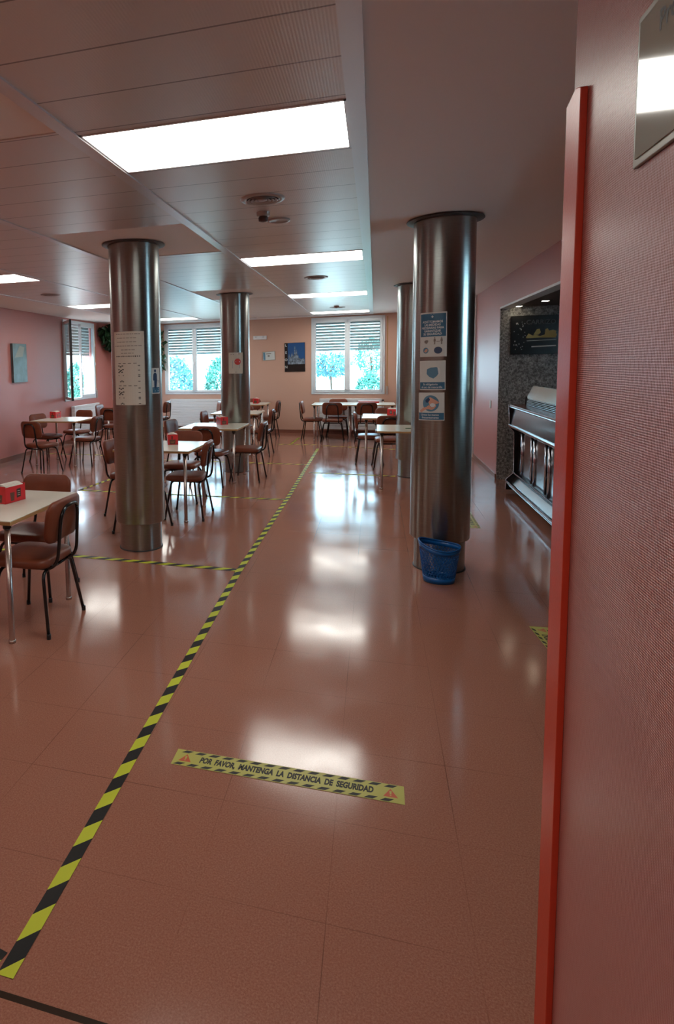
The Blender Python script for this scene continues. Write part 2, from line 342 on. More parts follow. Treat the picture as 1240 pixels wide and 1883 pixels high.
# ---------------------------------------------------------------- windows
def window(name, label, W, loc, rot, openleft=0, top=None):
    H0, H1 = ZB, top or ZT; Wd = W[1]-W[0]
    t = st(one(name, 'pvc', [(0, Wd, -.02, .05, H0, H0+.05), (0, Wd, -.02, .05, H1-.06, H1), (0, .05, -.02, .05, H0, H1), (Wd-.05, Wd, -.02, .05, H0, H1)], bev=.004))
    c, s = math.cos(rot), math.sin(rot)
    t.location = (loc[0] + c*W[0], loc[1] + s*W[0], 0); t.rotation_euler = (0, 0, rot); t['label'] = label
    sw = (Wd-.1)/2
    for i in (0, 1):
        x0 = .05 + i*sw; z0, z1 = H0+.05, H1-.06; b = .062
        open_ = openleft and i == 0
        bm = bmesh.new()
        for q in ((0, sw, -.035, .015, z0, z0+b), (0, sw, -.035, .015, z1-b, z1), (0, b, -.035, .015, z0, z1), (sw-b, sw, -.035, .015, z0, z1)): box(bm, *q)
        s_ = obj('sash', bm, 'pvc', parent=t, bev=.004); s_.location = (x0, 0, 0)
        if open_: s_.rotation_euler = (0, 0, -math.radians(openleft)); s_.location = (x0, -.03, 0)
        one('pane', 'glass', [(b, sw-b, -.012, -.006, z0+b, z1-b)], parent=s_)
        if open_: one('seal', 'rubber', [(sw, sw+.012, -.035, .012, z0, z1)], parent=s_)
        for hz in (z0+.12, z1-.5, z0+.75): one('hinge', 'white', [((-.008 if i == 0 else sw-.01), (.01 if i == 0 else sw+.008), -.05, -.03, hz, hz+.07)], parent=s_)
    bm = bmesh.new(); box(bm, .05+sw-.015, .05+sw+.015, -.055, -.035, 1.68, 1.80); box(bm, .05+sw-.01, .05+sw+.01, -.085, -.055, 1.73, 1.75); box(bm, .05+sw-.01, .05+sw+.01, -.09, -.075, 1.62, 1.75)
    obj('handle', bm, 'white', parent=t, bev=.003)
    if top: return t
    bm = bmesh.new()                                     # roller shutter with rows of light slots
    y0, y1 = .12, .13; n_ = 11; top, bot = H1-.02, 1.985; h = (top-bot)/n_
    for k in range(n_):
        z = bot + k*h
        if k == 0: box(bm, .02, Wd-.02, y0, y1, z, z+h*.86); continue_ = True
        else: box(bm, .02, Wd-.02, y0, y1, z, z+h*.72)
        za, zb_ = (z+h*.86, z+h) if k == 0 else (z+h*.72, z+h)
        if k > 0:
            px = .02
            while px < Wd-.03:
                box(bm, px, px+.017, y0, y1, za, zb_-h*.06); px += .034
        box(bm, .02, Wd-.02, y0, y1, zb_-h*.06, zb_+.001)
    obj('shutter', bm, 'shutter', parent=t)
    one('sill', 'white', [(-.0, Wd, .05, .36, H0-.03, H0+.005)], parent=t)
    return t
t3 = window('window_1', 'white double casement window of the far wall right of the long poster, shutter half down', WIN3, wf_loc, FA)
t2 = window('window_2', 'white double casement window behind the second left column, shutter half down', WIN2, wf_loc, FA)
window('window_4', 'narrow white window of the far wall hidden behind the right columns', WIN4, wf_loc, FA)
window('window_5', 'white window in the outer wall behind the bar, out of sight', (0, WA[1]-WA[0]), (4.0, WA[1], 0), -math.pi/2, top=2.425)
t1 = window('window_3', 'white window at the far left with one sash swung open', W1, (CX, CY, 0), Aa, 144)
def strap(W, loc, rot, label):
    c, s = math.cos(rot), math.sin(rot); x = W[1] + .05
    t = thing('shutter_strap', label, 'strap', (loc[0]+c*x, loc[1]+s*x, 0), rot)
    one('band', 'topedge', [(-.012, .012, -.006, -.002, 1.06, 2.74)], parent=t); one('winder_box', 'ventm', [(-.02, .02, -.03, 0, .95, 1.14)], parent=t, bev=.003)
strap(WIN3, wf_loc, FA, 'shutter pull strap with winder box right of the far right window'); strap(W1, (CX, CY, 0), Aa, 'shutter pull strap with winder box right of the open left window')

# ---------------------------------------------------------------- columns
def column(x, y, label):
    t = thing('steel_column', label, 'column', (x, y, 0), 0, 'round steel columns')
    bm = bmesh.new(); lathe(bm, [(.197, .0), (.197, .27)], 72); obj('base_sleeve', bm, 'steel', t)
    bm = bmesh.new(); lathe(bm, [(.205, 0), (.205, .008), (.197, .009)], 72); obj('base_joint', bm, 'rubber', t)
    bm = bmesh.new(); lathe(bm, [(.19, .262), (.226, .258), (.2305, .264), (.2305, 2.79)], 96); obj('shaft', bm, 'steel', t)
    bm = bmesh.new(); lathe(bm, [(.232, 2.792), (.285, 2.797), (.288, 2.80), (.22, 2.806)], 96); obj('collar', bm, 'collar', t)
    return t
column(-2.118, 5.41, 'round brushed steel column at left carrying a tall cream notice'); column(.519, 5.42, 'round brushed steel column at right with the blue bin at its foot')
column(-2.13, 9.72, 'farther steel column on the left with a no entry notice'); column(.535, 9.72, 'farther steel column on the right, half hidden behind the nearer one')

def cylmap(bm, cx, cy, r, th0, z0):
    for v in bm.verts:
        u, h, k = v.co.x, v.co.y, v.co.z; a = math.radians(th0) + u/r
        v.co = (cx + (r+k)*math.sin(a), cy - (r+k)*math.cos(a), z0 + h)
def sheet(w_, h, n_=14, th=.0008, x=0, y=0):
    bm = bmesh.new(); cut = n_
    for i in range(cut): box(bm, x-w_/2+w_*i/cut, x-w_/2+w_*(i+1)/cut, y-h/2, y+h/2, 0, th)
    bmesh.ops.remove_doubles(bm, verts=bm.verts, dist=1e-5); return bm
class OnCol:
    def __init__(s, name, label, cx, cy, th, z, w_, h, m, tilt=0, cat='notice'):
        s.a = (cx, cy, .2312, th, z); s.m = m; s.tilt = tilt
        bm = sheet(w_, h); s.rot(bm); cylmap(bm, *s.a); s.o = obj(name, bm, m); tag(s.o, label, cat)
    def rot(s, bm): 
        if s.tilt: bmesh.ops.rotate(bm, verts=bm.verts, matrix=Matrix.Rotation(s.tilt, 3, 'Z'))
    def add(s, name, bm, m, k=.0012):
        if len(bm.faces) < 5:
            bmesh.ops.triangulate(bm, faces=bm.faces)
            for _ in range(2): bmesh.ops.subdivide_edges(bm, edges=[e for e in bm.edges if e.calc_length() > .008], cuts=2, use_grid_fill=True)
            bmesh.ops.triangulate(bm, faces=bm.faces)
        for v in bm.verts: v.co.z += k
        s.rot(bm); cylmap(bm, *s.a); return obj(name, bm, m, s.o)
    def text(s, name, str_, size, x, y, m, bold=.0, sx=1):
        bm = text_bm(str_, size, bold, sx=sx)
        for v in bm.verts: v.co.x += x; v.co.y += y
        return s.add(name, bm, m, .0022)
def merge(*bms):
    out = bmesh.new()
    for b in bms:
        me = bpy.data.meshes.new('m'); b.to_mesh(me); b.free(); out.from_mesh(me); bpy.data.meshes.remove(me)
    return out
def dashes(lst, th=.0006):
    bm = bmesh.new()
    for x, y, w_, h in lst: box(bm, x-w_/2, x+w_/2, y-h/2, y+h/2, 0, th)
    return bm
# cream notice on the left column
c1 = (-2.118, 5.41)
P1 = OnCol('printed_notice', 'tall cream printed notice taped round the near left steel column', *c1, 1.5, 1.685, .305, .655, 'paper', 0)
R_ = random.Random(3); L_ = []
for y, wd in ((.305, .22), (.27, .19), (.235, .19), (.20, .25), (.165, .11), (.135, .11)):
    x = -wd/2
    while x < wd/2:
        a = R_.uniform(.012, .035); L_.append((x+a/2-.01, y, a, .006)); x += a+.006
P1.add('faint_lines', dashes(L_), 'inkgrey')
L_ = [(-.12+.019*i, .108, .012, .007+.003*(i % 3 == 1)) for i in range(13)]
for y0 in (.045, -.155):
    L_ += [(-.085+.05*i, y0, .03, .004) for i in range(4)]
    L_ += [(x, y, .018, .009) for x, y in ((-.095, y0-.022), (-.075, y0-.03), (-.055, y0-.022), (-.095, y0-.055), (-.07, y0-.062), (-.05, y0-.055), (-.095, y0-.08), (-.06, y0-.078), (-.082, y0-.07))]
    L_ += [(-.072, y0-.108, .06, .006), (-.078, y0-.163, .018, .007), (-.064, y0-.155, .018, .007), (-.05, y0-.163, .018, .007)]
    L_ += [(.10, y0-q, .02, .006) for q in (.02, .062, .103, .117, .16)]
P1.add('printed_marks', dashes(L_), 'ink'); P1.add('sheet_fold', dashes([(0, -.14, .30, .0015)]), 'inkgrey')
P1b = OnCol('pictogram_notice', 'small white and blue notice with a standing figure, on the near left column', *c1, 69, 1.568, .108, .232, 'paperw')
P1b.add('blue_band', sheet(.096, .05, 8, .0006, 0, -.082), 'blue')
def person_bm(x, y, s):
    bm = bmesh.new()
    pts = [(-.018, .02), (-.02, -.02), (-.011, -.02), (-.010, -.075), (.010, -.075), (.011, -.02), (.02, -.02), (.018, .02), (.01, .033), (-.01, .033)]
    f = bm.faces.new([bm.verts.new((x+a*s, y+b*s, 0)) for a, b in pts])
    bm.faces.new([bm.verts.new((x+.011*s*math.cos(k), y+.047*s+.011*s*math.sin(k), 0)) for k in [2*math.pi*i/12 for i in range(12)]])
    return bm
P1b.add('figure', person_bm(-.012, .03, 1.3), 'blueink', .0018); P1b.add('arrow_lines', dashes([(.03, -.0, .018, .004), (.035, -.012, .012, .004)]), 'blueink')
P1b.add('band_lines', dashes([(-.0, -.072, .07, .006), (.005, -.09, .05, .006)]), 'pwhite', .002)
# three posters on the right column
c2 = (.519, 5.42)
def disc_bm(x, y, rx, ry=None, n_=20):
    bm = bmesh.new(); ry = ry or rx
    bm.faces.new([bm.verts.new((x+rx*math.cos(2*math.pi*i/n_), y+ry*math.sin(2*math.pi*i/n_), 0)) for i in range(n_)]); return bm
def poly_bm(pts):
    bm = bmesh.new(); bm.faces.new([bm.verts.new((a, b, 0)) for a, b in pts]); return bm
def mask_bm(x, y, s): return poly_bm([(x+a*s, y+b*s) for a, b in ((-.9, .5), (-.3, .75), (.5, .8), (1, .6), (.9, 0), (.6, -.5), (.1, -.9), (-.5, -.65), (-.95, -.2))])
th2, wP = -24.5, .212
Q1 = OnCol('safety_poster', 'blue and white safety measures poster, topmost of three on the near right column', *c2, th2, 1.903, wP, .342, 'paperw', .01)
Q1.add('blue_panel', sheet(wP-.014, .176, 10, .0006, 0, .073), 'blue')
for i, s in enumerate(('AQUÍ TOMAMOS', 'LAS MEDIDAS', 'NECESARIAS PARA', 'GARANTIZAR', 'SU SEGURIDAD')): Q1.text('slogan', s, .0235, -.002, .098-i*.0235, 'pwhite', .0006, .88)
sh = [(-.02, .158), (.02, .158), (.02, .132), (.012, .12), (0, .112), (-.012, .12), (-.02, .132)]
Q1.add('shield', poly_bm(sh), 'pwhite', .0016); Q1.add('shield_face', poly_bm([(a*.78, .136+(b-.136)*.8) for a, b in sh]), 'blue', .0022); Q1.add('shield_cross', dashes([(0, .137, .018, .005), (0, .137, .005, .018)]), 'pwhite', .0026)
Q1.add('mask_symbol', mask_bm(-.048, -.055, .017), 'inkgrey', .0018)
Q1.add('distance_symbol', merge(person_bm(.018, -.045, .42), person_bm(.068, -.045, .42), dashes([(.043, -.053, .025, .004)])), 'inkgrey', .0018)
Q1.add('hands_symbol', disc_bm(-.052, -.122, .023), 'bluelt', .0018); Q1.add('hands_symbol_palm', poly_bm([(-.066, -.128), (-.05, -.108), (-.035, -.115), (-.04, -.13), (-.055, -.138)]), 'skin', .0024)
Q1.add('round_symbol', disc_bm(.043, -.122, .03, .027), 'blueink', .0018)
Q2 = OnCol('mask_poster', 'white poster with a blue face mask drawing, middle one on the near right column', *c2, th2-.4, 1.587, wP-.006, .228, 'paperw', .012)
Q2.add('mask_drawing', mask_bm(.01, .022, .052), 'bluelt', .0018); Q2.add('mask_ear_loop', poly_bm([(.045, .06), (.062, .055), (.064, .02), (.055, -.005), (.05, .02)]), 'pwhite', .002)
Q2.add('blue_band', sheet(wP-.018, .054, 10, .0006, 0, -.08), 'blue'); Q2.text('slogan', 'Es obligatorio', .023, -.01, -.070, 'pwhite', .0003, .9); Q2.text('slogan', 'el uso de mascarilla', .023, -.002, -.092, 'pwhite', .0003, .9)
Q3 = OnCol('hand_washing_poster', 'white poster with two hands on a blue circle, lowest on the near right column', *c2, th2-1.6, 1.343, wP-.004, .218, 'paperw', .02)
Q3.add('blue_circle', disc_bm(.002, .025, .064, .064, 28), 'bluelt', .0018)
Q3.add('upper_hand', poly_bm([(-.028, .06), (.0, .074), (.028, .058), (.06, .038), (.068, .03), (.05, .022), (.038, .02), (.045, .004), (.032, -.012), (.01, -.006), (-.005, .01), (-.012, .03)]), 'skin', .0024)
Q3.add('lower_hand', poly_bm([(-.088, -.032), (-.06, -.01), (-.03, -.002), (-.01, .012), (.005, -.004), (.035, -.012), (.012, -.026), (-.02, -.020), (-.045, -.028), (-.07, -.045), (-.082, -.048)]), 'skin', .0028)
Q3.add('cuff', poly_bm([(-.04, .05), (-.012, .072), (.0, .055), (-.018, .03), (-.034, .032)]), 'blueink', .003); Q3.add('foam', disc_bm(.018, .012, .02, .015), 'pwhite', .0032)
Q3.add('blue_band', sheet(wP-.012, .055, 10, .0006, 0, -.076), 'blue'); Q3.text('slogan', 'Lávese las manos', .023, -.008, -.065, 'pwhite', .0003, .9); Q3.text('slogan', 'frecuentemente', .023, -.004, -.087, 'pwhite', .0003, .9)
c3 = (-2.13, 9.72)
P3 = OnCol('no_entry_notice', 'cream notice with a red no entry sign on the farther left column', *c3, 15, 1.725, .228, .325, 'paper')
P3.add('picture', dashes([(.0, -.02, .11, .12)]), 'bluelt'); P3.add('no_entry_disc', disc_bm(.028, .02, .05), 'redink', .0022); P3.add('no_entry_bar', dashes([(.028, .02, .07, .016)]), 'pwhite', .003)
P3.add('heading', dashes([(-.055, .135, .05, .01), (.05, .14, .03, .008), (0, -.14, .03, .006)]), 'inkgrey')

# ---------------------------------------------------------------- tables
def make_table():
    t = thing('dining_table', '', 'table'); h = .44
    bm = bmesh.new(); box(bm, -h, h, -h, h, .763, .79); o = obj('tabletop', bm, 'top', t, bev=.003)
    one('edge_band', 'topedge', [(-h-.001, h+.001, -h-.0012, -h+.004, .7635, .784), (-h-.001, h+.001, h-.004, h+.0012, .7635, .784), (-h-.0012, -h+.004, -h, h, .7635, .784), (h-.004, h+.0012, -h, h, .7635, .784)], parent=t)
    for sx in (-1, 1):
        for sy in (-1, 1):
            bm = bmesh.new(); lathe(bm, [(.017, .0), (.0185, .01), (.0185, .735)], 16, sx*.375, sy*.375, True); l = obj('leg', bm, 'chrome', t)
            bm = bmesh.new(); lathe(bm, [(.023, 0), (.023, .018), (.018, .02)], 16, sx*.375, sy*.375, True); obj('foot', bm, 'chrome', l)
            bm = bmesh.new(); lathe(bm, [(.026, .73), (.026, .762)], 16, sx*.375, sy*.375, True); obj('socket', bm, 'rubber', l)
    return t
TB = [('A', -2.53, 3.63, 0, 'square white-topped dining table cut off by the left picture edge, nearest of all'),
 ('B', -2.335, 6.73, 0, 'square white-topped dining table right behind the near left column'),
 ('C', -2.31, 9.05, 0, 'square white-topped dining table in front of the farther left column'),
 ('D', -2.52, 11.72, 0, 'square dining table just beyond the farther left column'),
 ('E', -2.82, 14.35, 0, 'square dining table standing against the peach far wall, below the small framed notice'),
 ('F', -.90, 14.25, 0, 'dining table under the far right window, left one of the joined pair'),
 ('F2', -.02, 14.25, 0, 'dining table under the far right window, right one of the joined pair'),
 ('G', .24, 10.98, 0, 'square dining table shining in the window light beside the farther right column'),
 ('H', .53, 9.07, 0, 'square dining table poking out left of the near right column'),
 ('L', -5.33, 10.0, 0, 'square dining table beside the coral left wall'),
 ('M', -5.25, 12.95, 0, 'dining table in the far left corner by the open window')]
TB[8] = ('H', .47, 9.0, 0, TB[8][4])
t0 = make_table()
for i, (k, x, y, a, lb) in enumerate(TB):
    o = t0 if i == 0 else copy_tree(t0)
    o.location = (x, y, 0); o.rotation_euler = (0, 0, a); o['label'] = lb; o['group'] = 'square dining tables'

# ---------------------------------------------------------------- chairs
def make_chair():
    t = thing('dining_chair', '', 'chair')
    # seat: padded, rounded plan, crowned top
    bm = bmesh.new(); N = 6; ol = rounded(.43, .42, .08, 6)
    rings = []
    for s, z in ((.90, .425), (.985, .432), (1.0, .447), (.99, .467), (.95, .480), (.80, .488), (.45, .492)):
        rings.append([bm.verts.new((x*s, y*s + .015, z)) for x, y in ol])
    for A, B in zip(rings, rings[1:]):
        for k in range(len(A)): bm.faces.new((A[k], A[(k+1) % len(A)], B[(k+1) % len(A)], B[k]))
    bm.faces.new(rings[0][::-1]); bm.faces.new(rings[-1]); obj('seat', bm, 'vinyl', t, smooth=True)
    # backrest: padded slab, curved round the sitter, tilted
    bm = bmesh.new(); ol = rounded(.425, .275, .075, 6); rings = []
    def bp(x, z, k): return (x, -.235 + .50*x*x*1.0 - (z-.72)*.14 + k, z)
    for s, k in ((.86, -.024), (.97, -.018), (1.0, -.002), (.98, .010), (.90, .018), (.5, .022)):
        rings.append([bm.verts.new(bp(x*s, .722 + y*s, k)) for x, y in ol])
    for A, B in zip(rings, rings[1:]):
        for q in range(len(A)): bm.faces.new((A[q], A[(q+1) % len(A)], B[(q+1) % len(A)], B[q]))
    # caps as strips so the curve stays
    def cap(R, rev):
        n_ = len(R); h = n_//2
        idx = [(i + 0) for i in range(n_)]
        for i in range(h-1):
            a, b, c, d = R[i], R[i+1], R[n_-2-i], R[n_-1-i]
            if len({a, b, c, d}) == 4: bm.faces.new((a, b, c, d))
    # outline starts on the right side going over the top to the left side: pair mirrored points
    ring0, ringN = rings[0], rings[-1]; n_ = len(ring0)
    def mcap(R):
        q = n_//4
        top = R[0:2*q]; bot = R[2*q:][::-1]
        for i in range(2*q-1): bm.faces.new((top[i], top[i+1], bot[i+1], bot[i]))
    mcap(ring0); mcap(ringN)
    obj('backrest', bm, 'vinyl', t, smooth=True)
    bm = bmesh.new()
    pts = [(-.135, .16, .416), (-.135, -.20, .416), (-.13, -.245, .47), (-.115, -.272, .76), (-.075, -.283, .815), (0, -.290, .822), (.075, -.283, .815), (.115, -.272, .76), (.13, -.245, .47), (.135, -.20, .416), (.135, .16, .416)]
    tube(bm, bez(pts, 4), .0115, 10); obj('back_frame', bm, 'black', t)
    for y, fy in ((-.165, -.225), (.15, .215)):
        for sx in (-1, 1):
            bm = bmesh.new(); tube(bm, bez([(0, y, .405), (sx*.185, y, .405), (sx*.245, fy, 0)], 6), .0115, 10); l = obj('leg', bm, 'black', t)
            bm = bmesh.new(); lathe(bm, [(.014, 0), (.014, .03), (.0125, .032)], 12, sx*.2445, fy, True); obj('foot_cap', bm, 'rubber', l)
    return t
D = math.radians
CH = [(-2.18, 3.60, 90, 'brown vinyl chair nearest the camera, on the right side of the cut-off table', 'near left table'),
 (-2.50, 4.13, 180, 'brown chair facing the camera behind the cut-off near left table', 'near left table'),
 (-2.02, 6.67, 92, 'brown chair on the right side of the table behind the near left column', 'table behind the near left column'),
 (-2.33, 7.44, 180, 'brown chair on the far side of the table behind the near left column', 'table behind the near left column'),
 (-2.31, 5.97, 0, 'brown chair mostly hidden directly behind the near left column', 'table behind the near left column'),
 (-2.72, 6.66, -92, 'brown chair peeking out left of the near left column', 'table behind the near left column'),
 (-1.80, 9.0, 88, 'brown chair in profile right of the table in front of the farther left column', 'table at the farther left column'),
 (-2.23, 8.53, -6, 'brown chair seen from behind at the table before the farther left column', 'table at the farther left column'),
 (-2.86, 9.25, -100, 'brown chair with a light-washed back, left of the table at the farther left column', 'table at the farther left column'),
 (-2.08, 11.57, 90, 'brown chair on the right side of the table beyond the farther left column', 'table beyond the farther left column'),
 (-2.60, 12.35, 180, 'brown chair on the far side of the table beyond the farther left column', 'table beyond the farther left column'),
 (-2.80, 11.1, -90, 'brown chair mostly hidden by the farther left column, only its seat showing', 'table beyond the farther left column'),
 (-2.38, 14.35, 90, 'brown chair on the right side of the table against the peach wall', 'table against the peach wall'),
 (-2.90, 14.92, 180, 'brown chair between the peach wall and the table below the small framed notice', 'table against the peach wall'),
 (-1.33, 14.05, -90, 'brown chair in profile at the left end of the joined tables under the right window', 'joined tables'),
 (-.88, 13.83, 2, 'brown chair seen from behind, left one at the joined tables under the right window', 'joined tables'),
 (-.16, 13.83, 0, 'brown chair seen from behind, right one at the joined tables under the right window', 'joined tables'),
 (-.82, 14.72, 180, 'brown chair on the radiator side of the joined tables', 'joined tables'),
 (-.08, 10.88, -88, 'brown chair with a glaring seat on the left side of the sunlit table', 'sunlit table'),
 (.22, 10.42, 4, 'brown chair seen from behind between the two tables at the right columns', 'sunlit table'),
 (.22, 11.72, 180, 'brown chair on the far side of the sunlit table', 'sunlit table'),
 (-5.22, 8.98, -14, 'brown chair seen from behind, nearest one at the table by the coral wall', 'table by the coral wall'),
 (-5.80, 10.2, -105, 'brown chair against the coral left wall, backrest washed by light', 'table by the coral wall'),
 (-5.62, 11.05, 165, 'brown chair on the far side of the table by the coral wall', 'table by the coral wall'),
 (-4.88, 9.93, 88, 'brown chair on the right side of the table by the coral wall', 'table by the coral wall'),
 (-5.32, 12.15, 4, 'brown chair seen from behind at the table in the far left corner', 'far left corner table'),
 (-5.80, 13.0, -90, 'pale lit chair left of the table in the far left corner', 'far left corner table'),
 (-5.52, 13.72, 180, 'pale lit chair on the far side of the table in the far left corner', 'far left corner table'),
 (-5.02, 14.2, 85, 'brown chair in profile between the near left column and the wide radiator', 'loose chairs by the radiator'),
 (-3.66, 13.9, 115, 'brown chair turned aside beside the wide radiator, left of the farther left column', 'loose chairs by the radiator')]
ch0 = make_chair()
for i, (x, y, a, lb, g) in enumerate(CH):
    o = ch0 if i == 0 else copy_tree(ch0)
    o.location = (x, y, 0); o.rotation_euler = (0, 0, D(a)); o['label'] = lb; o['group'] = 'chairs at the ' + g if 'loose' not in g else g

# ---------------------------------------------------------------- napkin holders
def make_napkins():
    t = thing('napkin_box', '', 'napkin box')
    a, b, h = .06, .095, .118
    one('box', 'boxred', [(-a, a, -b, -b+.003, 0, h), (-a, a, b-.003, b, 0, h), (-a, -a+.003, -b, b, 0, h*.93), (a-.003, a, -b, b, 0, h*.93), (-a, a, -b, b, 0, .004)], parent=t)
    bm = bmesh.new()
    for k in range(9):
        x = -a+.008+.012*k; z = h - .004 + .014*math.sin(math.pi*k/8)
        box(bm, x, x+.008, -b+.02, b-.012, .006, z)
    obj('napkins', bm, 'napkin', t, bev=.002)
    for s, x in ((-1, -a), (1, a)):        # printed sides: a glass and a dark square
        bm = bmesh.new(); X = x + s*.0006
        P_ = [(-.045, .012), (-.015, .012), (-.008, .07), (-.052, .07)] ; A_ = [(X, p, q) for p, q in P_]; poly(bm, A_)
        obj('glass_print', bm, 'boxbrown', t)
        bm = bmesh.new(); poly(bm, [(X, .01, .025), (X, .05, .03), (X, .05, .09), (X, .01, .085)]); o = obj('dark_print', bm, 'boxdark', t)
        bm = bmesh.new(); X += s*.0006
        for z in (.042, .055, .07): box(bm, min(X, X+s*.0004), max(X, X+s*.0004), .018, .042, z, z+.003)
        obj('white_strokes', bm, 'boxwhite', o)
    for s, y in ((-1, -b), (1, b)):
        Y = y + s*.0006; bm = bmesh.new(); poly(bm, [(-.035, Y, .008), (.025, Y, .008), (.032, Y, .06), (-.042, Y, .06)]); o = obj('glass_print', bm, 'boxbrown', t)
        bm = bmesh.new(); Y += s*.0006; box(bm, -.03, .02, min(Y, Y+s*.0004), max(Y, Y+s*.0004), .03, .034); box(bm, -.02, .01, min(Y, Y+s*.0004), max(Y, Y+s*.0004), .022, .026); obj('pale_strokes', bm, 'topedge', o)
        bm = bmesh.new(); poly(bm, [(-.016, Y, .062), (-.004, Y, .062), (-.002, Y, .10), (-.018, Y, .10)]); obj('dark_print', bm, 'boxdark', t)
    return t
NB = [(-2.42, 3.70, -12, 'red napkin box with printed sides on the nearest table, cut by the picture edge'), (-2.27, 6.88, 22, 'red napkin box on the table behind the near left column'),
 (-2.25, 9.28, 35, 'red napkin box on the table in front of the farther left column'), (-2.46, 11.72, 10, 'red napkin box half hidden behind the farther left column'),
 (-2.66, 14.38, 0, 'small red napkin box on the table against the peach wall'), (.31, 11.08, 70, 'red napkin box on the sunlit table at the right columns'),
 (-5.62, 10.2, 0, 'dark red napkin box on the table by the coral wall'), (-5.55, 13.0, 20, 'red napkin box on the table in the far left corner')]
nb0 = make_napkins()
for i, (x, y, a, lb) in enumerate(NB):
    o = nb0 if i == 0 else copy_tree(nb0)
    o.location = (x, y, .791); o.rotation_euler = (0, 0, D(a)); o['label'] = lb; o['group'] = 'red napkin boxes on the tables'
tag(one('leaflet', 'green', [(.40, .66, 8.87, 8.93, .791, .797), (.50, .60, 8.88, 8.92, .797, .802)], bev=.002), 'thin dark green object lying on the table left of the near right column', 'leaflet')
t = thing('flat_box', 'long low red and pale box on the joined tables by the radiator', 'box', (-.13, 14.5, .791), 0)
one('lid', 'redpale', [(-.23, .23, -.05, .05, .03, .045)], parent=t); one('tray', 'boxred', [(-.22, -.02, -.045, .045, 0, .03), (-.02, .22, -.045, .045, 0, .03)], parent=t)

# ---------------------------------------------------------------- floor tapes and stickers
def tape(p, q, w_, m, label, z=.0012):
    d = Vector(q)-Vector(p); L = d.length
    bm = bmesh.new(); box(bm, 0, L, -w_/2, w_/2, 0, .0006); o = obj('hazard_tape', bm, m); o.location = (p[0], p[1], z); o.rotation_euler = (0, 0, math.atan2(d.y, d.x))
    return tag(o, label, 'floor tape', 'black and yellow floor tapes')
bm = bmesh.new(); w_ = .026
path = [(-.982, 1.37), (-.99, 1.78), (-1.015, 2.80), (-1.066, 4.91), (-1.052, 7.83), (-1.082, 12.55)]
vl = [[bm.verts.new((x+s*w_, y, z)) for s in (-1, 1) for z in (0, .0006)] for x, y in path]
for A, B in zip(vl, vl[1:]):
    for a, b in ((0, 1), (1, 3), (3, 2), (2, 0)): bm.faces.new((A[a], A[b], B[b], B[a]))
bm.faces.new(vl[0]); bm.faces.new(vl[-1])
M['stripe_y'] = mat('hazard_tape_long', (.5, .5, .1), .45, spec=.25); g = NG(M['stripe_y']); x, y, z = g.xyz()
tt = g.m('FRACT', g.m('DIVIDE', g.m('SUBTRACT', g.m('SUBTRACT', y, g.m('MULTIPLY', x, 1.1)), 2.68), .193))
g.nt.links.new(g.mix(g.m('LESS_THAN', tt, .5), (.50, .55, .035), (.010, .010, .010)), g.b.inputs['Base Color'])
tag(obj('hazard_tape', bm, 'stripe_y', loc=(0, 0, .0015)), 'long black and yellow tape running down the room from the lower left corner', 'floor tape')
tape((-1.09, 4.925), (-4.2, 5.02), .066, 'stripe2', 'black and yellow cross tape passing in front of the near left column')
tape((-1.08, 7.70), (-3.95, 7.74), .06, 'stripe2', 'black and yellow cross tape behind the table of the near left column')
tape((-3.93, 7.76), (-3.75, 9.6), .05, 'stripe2', 'black and yellow tape slanting away to the left of the near left column')
tape((-1.10, 10.50), (-4.2, 10.6), .06, 'stripe2', 'black and yellow cross tape running left beyond the farther left column')
tape((-6.3, 11.0), (-4.25, 10.95), .06, 'stripe2', 'black and yellow tape under the table by the coral wall')
tape((-.98, 9.73), (.30, 9.64), .06, 'stripe2', 'black and yellow cross tape ending at the farther right column')
tape((-2.0, 13.1), (-1.1, 13.1), .06, 'stripe2', 'black and yellow cross tape before the peach wall, left of the joined tables')
tape((-1.06, 13.0), (.4, 12.62), .06, 'stripe2', 'black and yellow cross tape in front of the joined tables')
tape((-1.70, 13.15), (-1.66, 14.3), .05, 'stripe2', 'short black and yellow tape leading to the peach wall')
tape((-1.02, 1.41), (-1.6, 1.52), .05, 'stripe2', 'black and yellow tape end cut off in the lower left corner')
